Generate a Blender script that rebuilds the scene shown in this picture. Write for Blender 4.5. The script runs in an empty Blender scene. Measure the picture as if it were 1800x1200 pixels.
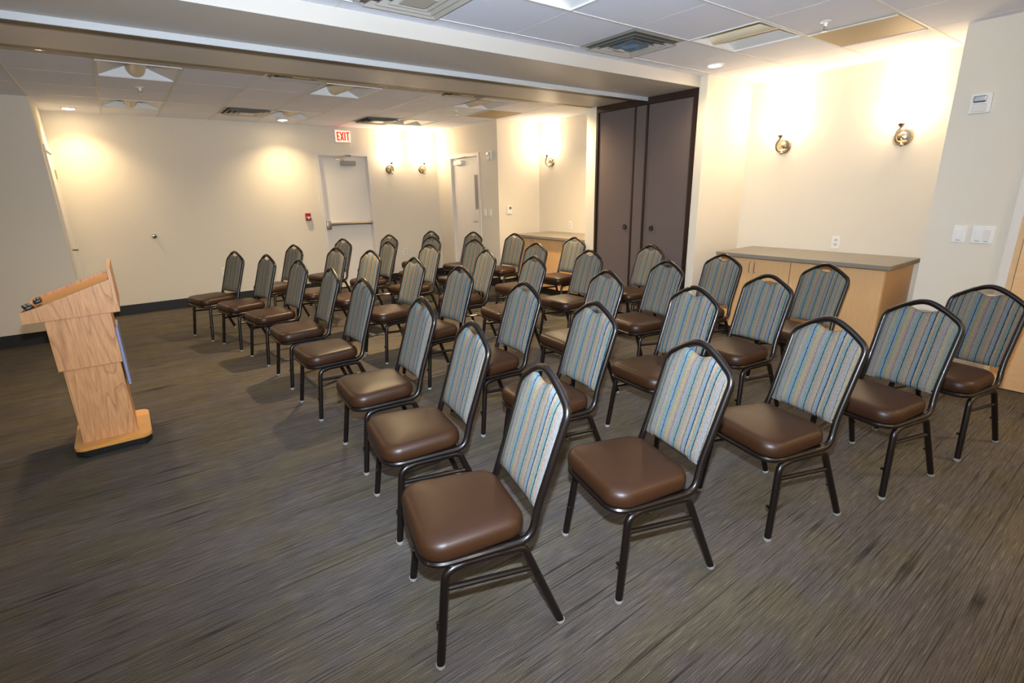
import bpy, bmesh, math, random
from mathutils import Vector, Matrix
random.seed(7)
C = bpy.context.scene.collection
PI = math.pi
V = Vector

# ------------------------------------------------------------------ materials
def srgb(r, g, b):
    f = lambda c: (c/255/12.92) if c/255 <= 0.04045 else ((c/255+0.055)/1.055)**2.4
    return (f(r), f(g), f(b), 1.0)

def mat(name, col, rough=0.5, metal=0.0, spec=0.5, noise=0.0, nscale=20.0, bump=0.0, bscale=60.0, coat=0.0, emit=None, estr=0.0):
    m = bpy.data.materials.new(name); m.use_nodes = True
    nt = m.node_tree; b = nt.nodes['Principled BSDF']
    b.inputs['Base Color'].default_value = col
    b.inputs['Roughness'].default_value = rough
    b.inputs['Metallic'].default_value = metal
    b.inputs['Specular IOR Level'].default_value = spec
    b.inputs['Coat Weight'].default_value = coat
    tc = nt.nodes.new('ShaderNodeTexCoord')
    nz = nt.nodes.new('ShaderNodeTexNoise'); nz.inputs['Scale'].default_value = nscale; nz.inputs['Detail'].default_value = 4
    nt.links.new(tc.outputs['Object'], nz.inputs['Vector'])
    if noise > 0:
        mx = nt.nodes.new('ShaderNodeMix'); mx.data_type = 'RGBA'
        mx.inputs['A'].default_value = tuple(c*(1-noise) for c in col[:3])+(1,)
        mx.inputs['B'].default_value = tuple(min(1, c*(1+noise)) for c in col[:3])+(1,)
        nt.links.new(nz.outputs['Fac'], mx.inputs['Factor'])
        nt.links.new(mx.outputs['Result'], b.inputs['Base Color'])
    if bump > 0:
        n2 = nt.nodes.new('ShaderNodeTexNoise'); n2.inputs['Scale'].default_value = bscale; n2.inputs['Detail'].default_value = 3
        nt.links.new(tc.outputs['Object'], n2.inputs['Vector'])
        bp = nt.nodes.new('ShaderNodeBump'); bp.inputs['Strength'].default_value = bump; bp.inputs['Distance'].default_value = 0.002
        nt.links.new(n2.outputs['Fac'], bp.inputs['Height']); nt.links.new(bp.outputs['Normal'], b.inputs['Normal'])
    if emit:
        b.inputs['Emission Color'].default_value = emit; b.inputs['Emission Strength'].default_value = estr
    return m

M = {}
M['wall'] = mat('wall_paint', srgb(222, 213, 195), 0.75, noise=0.02, nscale=3, bump=0.15, bscale=180)
M['ceiling'] = mat('ceiling_tile', srgb(232, 235, 246), 0.9, noise=0.03, nscale=150, bump=0.25, bscale=260)
M['tee'] = mat('tee_white', srgb(220, 217, 213), 0.6)
M['header'] = mat('header_paint', srgb(196, 189, 178), 0.46, noise=0.015, nscale=2)
M['headedge'] = mat('header_edge', srgb(126, 112, 72), 0.5)
M['track'] = mat('track_white', srgb(186, 187, 188), 0.35)
M['slot'] = mat('track_slot', srgb(70, 62, 50), 0.5)
M['base'] = mat('rubber_base', srgb(24, 20, 19), 0.55)
M['doorw'] = mat('door_paint', srgb(236, 229, 218), 0.5, noise=0.01, nscale=4)
M['frame'] = mat('frame_paint', srgb(222, 215, 204), 0.45)
M['white'] = mat('white_plastic', srgb(232, 229, 222), 0.4)
M['grey'] = mat('grey_plastic', srgb(150, 146, 140), 0.45)
M['dark'] = mat('dark_plastic', srgb(28, 26, 26), 0.4)
M['red'] = mat('red_paint', srgb(160, 26, 20), 0.4)
M['steel'] = mat('satin_steel', srgb(178, 170, 156), 0.32, metal=0.9)
M['brass'] = mat('polished_nickel', srgb(196, 184, 164), 0.26, metal=1.0)
M['chrome'] = mat('chrome', srgb(205, 203, 200), 0.12, metal=1.0)
M['bronze'] = mat('bronze_tube', srgb(17, 10, 8), 0.32, metal=0.0, spec=0.5, coat=0.15)
M['glide'] = mat('glide_plastic', srgb(150, 150, 146), 0.3)
M['counter'] = mat('counter_laminate', srgb(134, 126, 112), 0.32, noise=0.08, nscale=240)
M['diff'] = mat('diffuser_metal', srgb(200, 194, 182), 0.4, metal=0.2)
M['diffd'] = mat('diffuser_dark', srgb(104, 102, 98), 0.5, metal=0.3)
M['duct'] = mat('duct_blue', srgb(120, 150, 176), 0.4, metal=0.4)
M['panelt'] = mat('tan_panel', srgb(178, 158, 122), 0.6)
M['lampw'] = mat('troffer_white', srgb(228, 226, 222), 0.5)
M['baskt'] = mat('troffer_basket', srgb(222, 206, 172), 0.45)
M['glass'] = mat('door_glass', srgb(150, 146, 138), 0.1, spec=0.8)
M['lcd'] = mat('lcd_grey', srgb(112, 112, 100), 0.3)
M['pframe'] = mat('partition_frame', srgb(44, 28, 20), 0.4)
M['plaque'] = mat('acrylic_plaque', srgb(140, 146, 182), 0.2)
M['exitbox'] = mat('exit_face', srgb(255, 176, 160), 0.5, emit=srgb(255, 150, 128), estr=0.75)
M['exitred'] = mat('exit_letters', srgb(235, 30, 20), 0.5, emit=srgb(255, 24, 10), estr=0.9)
M['shade'] = mat('frosted_shade', srgb(255, 240, 215), 0.5, emit=(1.0, 0.80, 0.54, 1), estr=6.5)
M['lens'] = mat('downlight_lens', srgb(255, 240, 215), 0.5, emit=(1.0, 0.80, 0.52, 1), estr=30.0)

def wood(name, c1, c2, scale, rough, axis='Z', dist=6.0, ring=2.2, amount=1.0):
    m = bpy.data.materials.new(name); m.use_nodes = True
    nt = m.node_tree; L = nt.links; b = nt.nodes['Principled BSDF']; b.inputs['Roughness'].default_value = rough
    tc = nt.nodes.new('ShaderNodeTexCoord'); mp = nt.nodes.new('ShaderNodeMapping')
    s = {'Z': (scale, scale, scale*0.12), 'Y': (scale, scale*0.12, scale), 'X': (scale*0.12, scale, scale)}[axis]
    mp.inputs['Scale'].default_value = s
    L.new(tc.outputs['Object'], mp.inputs['Vector'])
    n1 = nt.nodes.new('ShaderNodeTexNoise'); n1.inputs['Scale'].default_value = 0.55; n1.inputs['Detail'].default_value = 2; n1.inputs['Distortion'].default_value = 0.6
    L.new(mp.outputs['Vector'], n1.inputs['Vector'])
    mm = nt.nodes.new('ShaderNodeMath'); mm.operation = 'MULTIPLY'; mm.inputs[1].default_value = dist*ring
    L.new(n1.outputs['Fac'], mm.inputs[0])
    fr = nt.nodes.new('ShaderNodeMath'); fr.operation = 'FRACT'; L.new(mm.outputs[0], fr.inputs[0])
    n2 = nt.nodes.new('ShaderNodeTexNoise'); n2.inputs['Scale'].default_value = 9.0; n2.inputs['Detail'].default_value = 5
    L.new(mp.outputs['Vector'], n2.inputs['Vector'])
    rp = nt.nodes.new('ShaderNodeValToRGB'); e = rp.color_ramp.elements
    e[0].position = 0.0; e[0].color = (0.0, 0.0, 0.0, 1); e[1].position = 0.22; e[1].color = (1, 1, 1, 1)
    k = rp.color_ramp.elements.new(0.85); k.color = (0.8, 0.8, 0.8, 1)
    L.new(fr.outputs[0], rp.inputs['Fac'])
    ad = nt.nodes.new('ShaderNodeMath'); ad.operation = 'MULTIPLY_ADD'; ad.inputs[1].default_value = 0.45*amount
    L.new(rp.outputs['Color'], ad.inputs[0]); 
    m2 = nt.nodes.new('ShaderNodeMath'); m2.operation = 'MULTIPLY'; m2.inputs[1].default_value = 0.75
    L.new(n2.outputs['Fac'], m2.inputs[0]); L.new(m2.outputs[0], ad.inputs[2])
    mx = nt.nodes.new('ShaderNodeMix'); mx.data_type = 'RGBA'
    mx.inputs['A'].default_value = c1; mx.inputs['B'].default_value = c2
    L.new(ad.outputs[0], mx.inputs['Factor']); L.new(mx.outputs['Result'], b.inputs['Base Color'])
    return m
M['oak'] = wood('oak_laminate', srgb(128, 76, 38), srgb(218, 162, 108), 11.0, 0.42)
M['oaktop'] = wood('oak_orange', srgb(204, 140, 62), srgb(228, 168, 92), 10.0, 0.35, axis='X', amount=0.4)
M['maple'] = wood('maple_veneer', srgb(206, 158, 104), srgb(226, 182, 130), 7.0, 0.42, amount=0.35)
M['doorwood'] = wood('door_veneer', srgb(206, 164, 116), srgb(230, 194, 148), 8.0, 0.4, axis='Y', amount=0.4)

def fabric_mat():
    m = bpy.data.materials.new('striped_fabric'); m.use_nodes = True
    nt = m.node_tree; L = nt.links; b = nt.nodes['Principled BSDF']
    b.inputs['Roughness'].default_value = 0.9; b.inputs['Specular IOR Level'].default_value = 0.15
    tc = nt.nodes.new('ShaderNodeTexCoord'); sp = nt.nodes.new('ShaderNodeSeparateXYZ'); L.new(tc.outputs['Object'], sp.inputs[0])
    oi = nt.nodes.new('ShaderNodeObjectInfo')
    a = nt.nodes.new('ShaderNodeMath'); a.operation = 'MULTIPLY_ADD'; a.inputs[1].default_value = 1/0.25
    L.new(sp.outputs['Y'], a.inputs[0])
    rr = nt.nodes.new('ShaderNodeMath'); rr.operation = 'MULTIPLY_ADD'; rr.inputs[1].default_value = 0.35; rr.inputs[2].default_value = 10.2
    L.new(oi.outputs['Random'], rr.inputs[0]); L.new(rr.outputs[0], a.inputs[2])
    # slight wobble
    nz = nt.nodes.new('ShaderNodeTexNoise'); nz.inputs['Scale'].default_value = 90; nz.inputs['Detail'].default_value = 2
    L.new(tc.outputs['Object'], nz.inputs['Vector'])
    w = nt.nodes.new('ShaderNodeMath'); w.operation = 'MULTIPLY_ADD'; w.inputs[1].default_value = 0.02
    L.new(nz.outputs['Fac'], w.inputs[0]); L.new(a.outputs[0], w.inputs[2])
    f = nt.nodes.new('ShaderNodeMath'); f.operation = 'FRACT'; L.new(w.outputs[0], f.inputs[0])
    rp = nt.nodes.new('ShaderNodeValToRGB'); rp.color_ramp.interpolation = 'CONSTANT'
    tan=(132,122,104); grn=(112,118,106); blu=(99,117,128); nav=(34,38,58); och=(128,118,78); ros=(136,112,98); gry=(118,118,116); brn=(70,60,58); tl=(100,116,112); org=(142,100,68)
    st=[(0,gry),(.055,brn),(.064,tan),(.13,grn),(.185,blu),(.225,nav),(.242,blu),(.285,och),(.325,tan),(.37,ros),(.415,brn),(.424,gry),(.50,tl),(.545,nav),(.561,grn),
        (.61,ros),(.65,tan),(.71,brn),(.719,gry),(.765,blu),(.80,nav),(.817,tan),(.86,org),(.875,tl),(.925,nav),(.940,grn),(.972,ros)]
    el = rp.color_ramp.elements
    el[0].position = 0; el[0].color = srgb(*st[0][1]); el[1].position = st[1][0]; el[1].color = srgb(*st[1][1])
    for p, c in st[2:]:
        k = el.new(p); k.color = srgb(*c)
    L.new(f.outputs[0], rp.inputs['Fac'])
    # woven speckle
    mp = nt.nodes.new('ShaderNodeMapping'); mp.inputs['Scale'].default_value = (1, 420, 160); L.new(tc.outputs['Object'], mp.inputs['Vector'])
    n3 = nt.nodes.new('ShaderNodeTexNoise'); n3.inputs['Scale'].default_value = 1.0; n3.inputs['Detail'].default_value = 2
    L.new(mp.outputs['Vector'], n3.inputs['Vector'])
    v = nt.nodes.new('ShaderNodeMapRange'); v.inputs['From Min'].default_value = 0.3; v.inputs['From Max'].default_value = 0.7; v.inputs['To Min'].default_value = 0.62; v.inputs['To Max'].default_value = 1.08
    L.new(n3.outputs['Fac'], v.inputs['Value'])
    mx = nt.nodes.new('ShaderNodeVectorMath'); mx.operation = 'SCALE'
    L.new(rp.outputs['Color'], mx.inputs[0]); L.new(v.outputs['Result'], mx.inputs['Scale'])
    L.new(mx.outputs[0], b.inputs['Base Color'])
    bp = nt.nodes.new('ShaderNodeBump'); bp.inputs['Strength'].default_value = 0.3; bp.inputs['Distance'].default_value = 0.001
    L.new(n3.outputs['Fac'], bp.inputs['Height']); L.new(bp.outputs['Normal'], b.inputs['Normal'])
    return m
M['fabric'] = fabric_mat()
M['vinyl'] = mat('brown_vinyl', srgb(52, 29, 13), 0.42, spec=0.4, noise=0.06, nscale=14, bump=0.12, bscale=300)

def carpet_mat():
    m = bpy.data.materials.new('carpet'); m.use_nodes = True
    nt = m.node_tree; L = nt.links; b = nt.nodes['Principled BSDF']
    b.inputs['Roughness'].default_value = 0.97; b.inputs['Specular IOR Level'].default_value = 0.08
    tc = nt.nodes.new('ShaderNodeTexCoord')
    mp = nt.nodes.new('ShaderNodeMapping'); mp.inputs['Rotation'].default_value = (0, 0, math.radians(CARPET_ROT))
    L.new(tc.outputs['Object'], mp.inputs['Vector'])
    def nz(sx, sy, det=2, off=0.0):
        q = nt.nodes.new('ShaderNodeMapping'); q.inputs['Scale'].default_value = (sx, sy, 1); q.inputs['Location'].default_value = (off, off*1.7, 0)
        L.new(mp.outputs['Vector'], q.inputs['Vector'])
        n = nt.nodes.new('ShaderNodeTexNoise'); n.inputs['Scale'].default_value = 1; n.inputs['Detail'].default_value = det
        L.new(q.outputs['Vector'], n.inputs['Vector']); return n.outputs['Fac']
    def mr(v, lo, hi, t0, t1):
        r = nt.nodes.new('ShaderNodeMapRange'); r.inputs['From Min'].default_value = lo; r.inputs['From Max'].default_value = hi
        r.inputs['To Min'].default_value = t0; r.inputs['To Max'].default_value = t1
        L.new(v, r.inputs['Value']); return r.outputs['Result']
    def op(o, a, b=None):
        x = nt.nodes.new('ShaderNodeMath'); x.operation = o; L.new(a, x.inputs[0])
        if isinstance(b, float): x.inputs[1].default_value = b
        elif b is not None: L.new(b, x.inputs[1])
        return x.outputs[0]
    # thin long dark tufting lines, broken light dashes, mottled ground and pile grain
    l1 = mr(op('ABSOLUTE', op('SUBTRACT', nz(0.45, 70, 0), 0.5)), 0.0, 0.035, 0.42, 1.03)
    l2 = mr(op('ABSOLUTE', op('SUBTRACT', nz(0.8, 120, 0, 5.3), 0.46)), 0.0, 0.035, 0.60, 1.02)
    ds = mr(nz(9, 190, 1, 2.1), 0.58, 0.72, 1.0, 1.5)
    g1 = mr(nz(10, 260, 2, 8.2), 0.3, 0.7, 0.76, 1.22)
    g2 = mr(nz(330, 330, 1), 0.3, 0.7, 0.72, 1.28)
    g3 = mr(nz(1.6, 5, 3, 3.3), 0.35, 0.65, 0.90, 1.10)
    n2o = g1
    pat = nz(2.4, 3.4, 4, 1.7)
    rp = nt.nodes.new('ShaderNodeValToRGB'); e = rp.color_ramp.elements
    e[0].position = 0.36; e[0].color = srgb(86, 80, 74); e[1].position = 0.70; e[1].color = srgb(91, 84, 70)
    k = e.new(0.46); k.color = srgb(89, 83, 79)
    k = e.new(0.56); k.color = srgb(89, 83, 72)
    L.new(pat, rp.inputs['Fac'])
    y = op('MULTIPLY', op('MULTIPLY', op('MULTIPLY', l1, l2), op('MULTIPLY', ds, g1)), op('MULTIPLY', g2, g3))
    vm = nt.nodes.new('ShaderNodeVectorMath'); vm.operation = 'SCALE'; L.new(rp.outputs['Color'], vm.inputs[0]); L.new(y, vm.inputs['Scale'])
    L.new(vm.outputs[0], b.inputs['Base Color'])
    bp = nt.nodes.new('ShaderNodeBump'); bp.inputs['Strength'].default_value = 0.5; bp.inputs['Distance'].default_value = 0.003
    L.new(g2, bp.inputs['Height']); L.new(bp.outputs['Normal'], b.inputs['Normal'])
    return m
CARPET_ROT = 0.0
M['carpet'] = carpet_mat()

def tweed():
    m = mat('partition_fabric', srgb(104, 92, 88), 0.9, spec=0.15, noise=0.22, nscale=220, bump=0.3, bscale=400)
    return m
M['pfab'] = tweed()

# ------------------------------------------------------------------ mesh helpers
class MB:
    def __init__(s): s.bm = bmesh.new()
    def box(s, x0, x1, y0, y1, z0, z1, bev=0.0):
        r = bmesh.ops.create_cube(s.bm, size=1.0)
        vs = r['verts']
        for v in vs:
            v.co = V(((x0+x1)/2+v.co.x*(x1-x0), (y0+y1)/2+v.co.y*(y1-y0), (z0+z1)/2+v.co.z*(z1-z0)))
        if bev > 0:
            es = list({e for v in vs for e in v.link_edges})
            bmesh.ops.bevel(s.bm, geom=es, offset=bev, segments=2, affect='EDGES', profile=0.5)
        return s
    def poly(s, pts):
        vs = [s.bm.verts.new(p) for p in pts]; s.bm.faces.new(vs); return s
    def prism(s, pts2, f0, f1):
        """pts2 list of 2-D points; f0/f1 map a 2-D point to 3-D."""
        a = [s.bm.verts.new(f0(p)) for p in pts2]; b = [s.bm.verts.new(f1(p)) for p in pts2]
        n = len(a)
        s.bm.faces.new(a); s.bm.faces.new(b[::-1])
        for i in range(n): s.bm.faces.new((a[i], b[i], b[(i+1) % n], a[(i+1) % n]))
        return s
    def tube(s, pts, r, n=10, closed=False, caps=True):
        pts = [V(p) for p in pts]; rings = []; m = len(pts); up = None
        for i, p in enumerate(pts):
            if closed: t = (pts[(i+1) % m]-pts[i-1]).normalized()
            else: t = (pts[min(i+1, m-1)]-pts[max(i-1, 0)]).normalized()
            if up is None:
                up = V((0, 0, 1)) if abs(t.z) < 0.9 else V((1, 0, 0))
            a = (up-t*up.dot(t))
            if a.length < 1e-6: a = t.orthogonal()
            a.normalize(); b = t.cross(a); up = a
            rr = r[i] if isinstance(r, (list, tuple)) else r
            rings.append([s.bm.verts.new(p+(a*math.cos(2*PI*k/n)+b*math.sin(2*PI*k/n))*rr) for k in range(n)])
        for i in range(m if closed else m-1):
            A = rings[i]; B = rings[(i+1) % m]
            for k in range(n): s.bm.faces.new((A[k], A[(k+1) % n], B[(k+1) % n], B[k]))
        if not closed and caps:
            s.bm.faces.new(rings[0][::-1]); s.bm.faces.new(rings[-1])
        return s
    def lathe(s, prof, c, axis='Z', n=24, sy=1.0):
        """prof: list of (radius, height) along axis from centre c."""
        ax = {'Z': (V((1, 0, 0)), V((0, 1, 0)), V((0, 0, 1))), 'X': (V((0, 1, 0)), V((0, 0, 1)), V((1, 0, 0))), 'Y': (V((0, 0, 1)), V((1, 0, 0)), V((0, 1, 0)))}[axis]
        c = V(c); rings = []
        for r, h in prof:
            rings.append([s.bm.verts.new(c+(ax[0]*math.cos(2*PI*k/n)+ax[1]*math.sin(2*PI*k/n)*sy)*max(r, 1e-5)+ax[2]*h) for k in range(n)])
        for i in range(len(rings)-1):
            A, B = rings[i], rings[i+1]
            for k in range(n): s.bm.faces.new((A[k], A[(k+1) % n], B[(k+1) % n], B[k]))
        s.bm.faces.new(rings[0][::-1]); s.bm.faces.new(rings[-1])
        return s
    def build(s, name, m, parent=None, smooth=False, angle=35):
        bmesh.ops.recalc_face_normals(s.bm, faces=s.bm.faces[:])
        me = bpy.data.meshes.new(name); s.bm.to_mesh(me); s.bm.free()
        me.materials.append(m)
        if smooth:
            for p in me.polygons: p.use_smooth = True
            try: me.set_sharp_from_angle(angle=math.radians(angle))
            except Exception: pass
        o = bpy.data.objects.new(name, me); C.objects.link(o)
        if parent:
            o.parent = parent
            o.matrix_parent_inverse = Matrix.Identity(4)
        return o

def fillet(pts, r, seg=6):
    """round the inner corners of a polyline"""
    pts = [V(p) for p in pts]; out = [pts[0]]
    for i in range(1, len(pts)-1):
        rr = r[i-1] if isinstance(r, (list, tuple)) else r
        p = pts[i]; a = (pts[i-1]-p); b = (pts[i+1]-p)
        d = min(rr, a.length*0.48, b.length*0.48)
        if d < 1e-4: out.append(p); continue
        p0 = p+a.normalized()*d; p1 = p+b.normalized()*d
        for k in range(seg+1):
            t = k/seg; out.append(p0*(1-t)**2+p*2*t*(1-t)+p1*t*t)
    out.append(pts[-1]); return out

def tag(o, label=None, cat=None, group=None, kind=None):
    if label: o['label'] = label
    if cat: o['category'] = cat
    if group: o['group'] = group
    if kind: o['kind'] = kind
    return o
def thing(name, loc, rz, label, cat, group=None, kind=None):
    o = bpy.data.objects.new(name, None); o.empty_display_size = 0.1; C.objects.link(o)
    o.location = loc; o.rotation_euler = (0, 0, rz); return tag(o, label, cat, group, kind)
def copy_tree(o, parent=None):
    c = o.copy(); C.objects.link(c)
    if parent: c.parent = parent
    for ch in list(o.children): copy_tree(ch, c)
    return c
def struct(mb, name, m, parent=None, label=None, **k):
    o = mb.build(name, m, parent, **k)
    if not parent: tag(o, label, kind='structure')
    return o

# ------------------------------------------------------------------ room
ZC = 2.445; YF = 8.245; XR = 4.60; XN = 5.39; YJ = 7.2; XL = -0.48; XW = -3.4; YB = -1.8; T = 0.15
struct(MB().box(XW-T, XN+T+0.4, YB-T, YF+T, -0.1, 0), 'floor', M['carpet'], label='dark grey brown streaked carpet floor')
TROF = [(1.74, 2.31, 1.935, 2.465, 'unlit troffer cut by the top edge of the photo'),
 (3.43, 4.02, 1.935, 2.465, 'unlit troffer between the damper diffuser and the tan panel'),
 (0.075, 0.635, 5.14, 5.765, 'unlit troffer at the far left, nearest the header'),
 (0.075, 0.635, 7.0, 7.59, 'unlit troffer at the far left, nearest the far wall'),
 (1.765, 2.32, 5.14, 5.765, 'unlit troffer in the middle of the far ceiling'),
 (1.765, 2.32, 7.0, 7.59, 'unlit troffer above and left of the exit sign'),
 (3.43, 4.00, 7.0, 7.59, 'unlit troffer above the far wall sconces'),
 (3.43, 4.00, 5.14, 5.765, 'unlit troffer in the far ceiling beside the tan panel')]
cw = MB()
ys = sorted({YB-T, YF+T} | {t_[2] for t_ in TROF} | {t_[3] for t_ in TROF})
for ya, yb in zip(ys, ys[1:]):
    xs = [XW-T]
    for t_ in sorted(TROF):
        if t_[2] <= ya+1e-6 and t_[3] >= yb-1e-6:
            xs += [t_[0], t_[1]]
    xs.append(XN+T+0.4)
    for k in range(0, len(xs), 2):
        cw.box(xs[k], xs[k+1], ya, yb, ZC, ZC+0.1)
struct(cw, 'ceiling', M['ceiling'], label='white suspended tile ceiling')

# far wall with the exit door opening
DX0, DX1, DZ = 2.575, 3.345, 2.03
w = MB()
w.box(XL-T, DX0, YF, YF+T, 0, ZC); w.box(DX1, XR+T, YF, YF+T, 0, ZC); w.box(DX0, DX1, YF, YF+T, DZ, ZC)
struct(w, 'wall_far', M['wall'], label='cream far wall with the exit door')
# left jog and left wall
struct(MB().box(XW-T, XL, YJ, YJ+0.12, 0, ZC), 'wall_left_front', M['wall'], label='shaded wall behind the lectern, left of the alcove door')
w = MB(); LY0, LY1, LZ = 7.47, 8.15, 1.98
w.box(XL-0.12, XL, YJ+0.12, LY0, 0, ZC); w.box(XL-0.12, XL, LY1, YF, 0, ZC); w.box(XL-0.12, XL, LY0, LY1, LZ, ZC)
struct(w, 'wall_left', M['wall'], label='narrow left side wall beside the far wall')
struct(MB().box(XW-T, XW, YB, YJ, 0, ZC), 'wall_outer_left', M['wall'])
struct(MB().box(XW-T, XN+T+0.4, YB-T, YB, 0, ZC), 'wall_back', M['wall'])
# far right wall (door 2), return and far niche
RY0, RY1, RZ = 6.955, 7.765, 1.985; YN = 6.43
w = MB()
w.box(XR, XR+0.12, YN+0.12, RY0, 0, ZC); w.box(XR, XR+0.12, RY1, YF, 0, ZC); w.box(XR, XR+0.12, RY0, RY1, RZ, ZC)
w.box(XR, XN+T, YN, YN+0.12, 0, ZC)
struct(w, 'wall_right_far', M['wall'], label='bright wall holding the white door with a narrow glass pane')
struct(MB().box(XN, XN+T, 4.61, YN, 0, ZC), 'wall_niche_far', M['wall'], label='back wall of the far counter alcove')
struct(MB().box(XR, XN+T, 4.46, 4.61, 0, ZC), 'wall_column_far', M['wall'], label='narrow white wall end left of the folding partition')
struct(MB().box(XR, XN+T, 3.05, 3.135, 0, ZC), 'wall_column_near', M['wall'], label='wall end between folding partition and near counter alcove')
struct(MB().box(XN, XN+T, 1.21, 3.05, 0, ZC), 'wall_niche_near', M['wall'], label='back wall of the near counter alcove with two sconces')
w = MB(); XB = 4.69; NY = 0.72
w.box(XB, XN+T, NY, 1.21, 0, ZC); w.box(XB, XB+0.21, -0.32, NY, 2.06, ZC); w.box(XB, XN+T, YB, -0.32, 0, ZC)
struct(w, 'wall_right', M['wall'], label='right wall with switches beside the wood door')
struct(MB().box(XN, XN+T, 3.135, 4.46, 0, ZC), 'wall_pocket', M['wall'])

# header beam over the folding partition line
HY0, HY1, HZ = 3.127, 4.56, 2.35
hd = struct(MB().box(XW, XR, HY0, 4.47, HZ, ZC).box(XR, XN, 3.135, 4.46, HZ, ZC), 'trim_1', M['header'], label='boxed ceiling header crossing the room above the partition line')
struct(MB().box(XW, XR, 3.73, 3.742, HZ-0.036, HZ+0.002), 'trim_2', M['track'], label='white partition track flange under the header')
struct(MB().box(XW, XR, 3.742, 3.85, HZ-0.030, HZ+0.002), 'trim_3', M['slot'], label='dark slot of the partition track under the header')
struct(MB().box(XW, XR, 4.47, HY1, HZ+0.002, ZC), 'trim_4', M['headedge'], label='olive bead along the far edge of the header')

# ceiling tees (near and far grids)
tw = 0.009
w = MB()
NX = [1.74-0.57*3, 1.74-0.57*2, 1.74-0.57, 1.74, 2.31, 2.88, 3.43, 4.02, 4.59]
NYL = [3.0, 2.465, 1.935, 1.385, 0.84, 0.3, -0.24, -0.78]
for x in NX: w.box(x-0.004, x+0.004, YB, HY0, ZC-0.0008, ZC+0.001)
for y in NYL: w.box(XW, XN if 1.21 < y < 3.05 else XB, y-tw, y+tw, ZC-0.0032, ZC+0.001)
struct(w, 'trim_5', M['tee'], label='white grid of the near ceiling tiles')
w = MB()
FX = [-2.725, -2.165, -1.605, -1.045, -0.485, 0.075, 0.635, 1.20, 1.765, 2.32, 2.88, 3.43, 4.00, 4.56]
FYL = [5.14, 5.765, 6.39, 7.0, 7.59]
for x in FX: w.box(x-tw, x+tw, HY1, YF if x > -0.4 else YJ, ZC-0.003, ZC+0.001)
for y in FYL: w.box(XW if y < YJ else XL, XR if y > YN-0.01 else XN, y-0.004, y+0.004, ZC-0.0008, ZC+0.001)
struct(w, 'trim_6', M['tee'], label='white grid of the far ceiling tiles')

# baseboards
bh, bt = 0.13, 0.012
def basebd(name, *boxes):
    w = MB()
    for b in boxes: w.box(*b, 0, bh)
    return struct(w, name, M['base'])
basebd('baseboard_far', (XL, DX0-0.06, YF-bt, YF), (DX1+0.06, XR, YF-bt, YF))
basebd('baseboard_left', (XW, XL+bt, YJ-bt, YJ), (XL, XL+bt, YJ, LY0-0.05), (XL, XL+bt, LY1+0.05, YF-bt))
basebd('baseboard_right_far', (XR-bt, XR, YN-bt, RY0-0.05), (XR-bt, XR, RY1+0.05, YF-bt), (XR, XN, YN-bt, YN))
basebd('baseboard_column', (XR-bt, XR, 4.46, 4.61), (XR-bt, XR, 3.05, 3.135), (XR, XN, 3.05-bt, 3.05))
basebd('baseboard_right', (XB-bt, XB, 0.765, 1.21), (XN-bt, XN, 1.22, 1.40), (XB-bt, XB, YB, -0.38))

# ------------------------------------------------------------------ doors
def door_frame_y(p, x0, x1, z1, y, wd=0.055, proud=0.012):   # wall faces -Y
    MB().box(x0-wd, x0+0.004, y-proud, y+0.10, 0, z1+wd).box(x1-0.004, x1+wd, y-proud, y+0.10, 0, z1+wd).box(x0+0.004, x1-0.004, y-proud, y+0.10, z1-0.004, z1+wd)\
        .box(x0, x0+0.02, y+0.03, y+0.055, 0, z1).box(x1-0.02, x1, y+0.03, y+0.055, 0, z1).box(x0+0.02, x1-0.02, y+0.03, y+0.055, z1-0.02, z1).build('door_frame', M['frame'], p)
d2 = thing('door_2', (0, 0, 0), 0, 'white exit door with a steel crash bar under the exit sign', 'door', kind='structure')
door_frame_y(d2, DX0, DX1, DZ, YF)
MB().box(DX0+0.006, DX1-0.006, YF+0.055, YF+0.098, 0.008, DZ-0.006).build('door_slab', M['doorw'], d2)
cb = MB().box(DX0+0.01, DX0+0.075, YF-0.03, YF+0.055, 0.93, 1.06, 0.006).box(DX0+0.075, DX1-0.02, YF+0.02, YF+0.055, 0.985, 1.03, 0.004).tube([(DX0+0.07, YF+0.0, 1.01), (DX1-0.04, YF+0.0, 1.005)], 0.022, 12)
cb.box(DX1-0.06, DX1-0.02, YF-0.015, YF+0.055, 0.975, 1.035, 0.005).build('crash_bar', M['steel'], d2, smooth=True)
cl = MB().box(2.92, 3.15, YF-0.015, YF+0.055, 1.885, 1.955, 0.006).build('door_closer', M['grey'], d2)
MB().tube([(2.955, YF-0.02, 1.965), (2.78, YF-0.10, 1.975), (3.03, YF-0.005, 2.03)], 0.009, 6).box(2.98, 3.08, YF-0.012, YF+0.05, 2.015, 2.04).build('closer_arm', M['steel'], cl)
MB().box(DX0, DX1, YF-0.01, YF+0.12, 0, 0.008).build('threshold', M['steel'], d2)

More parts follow.
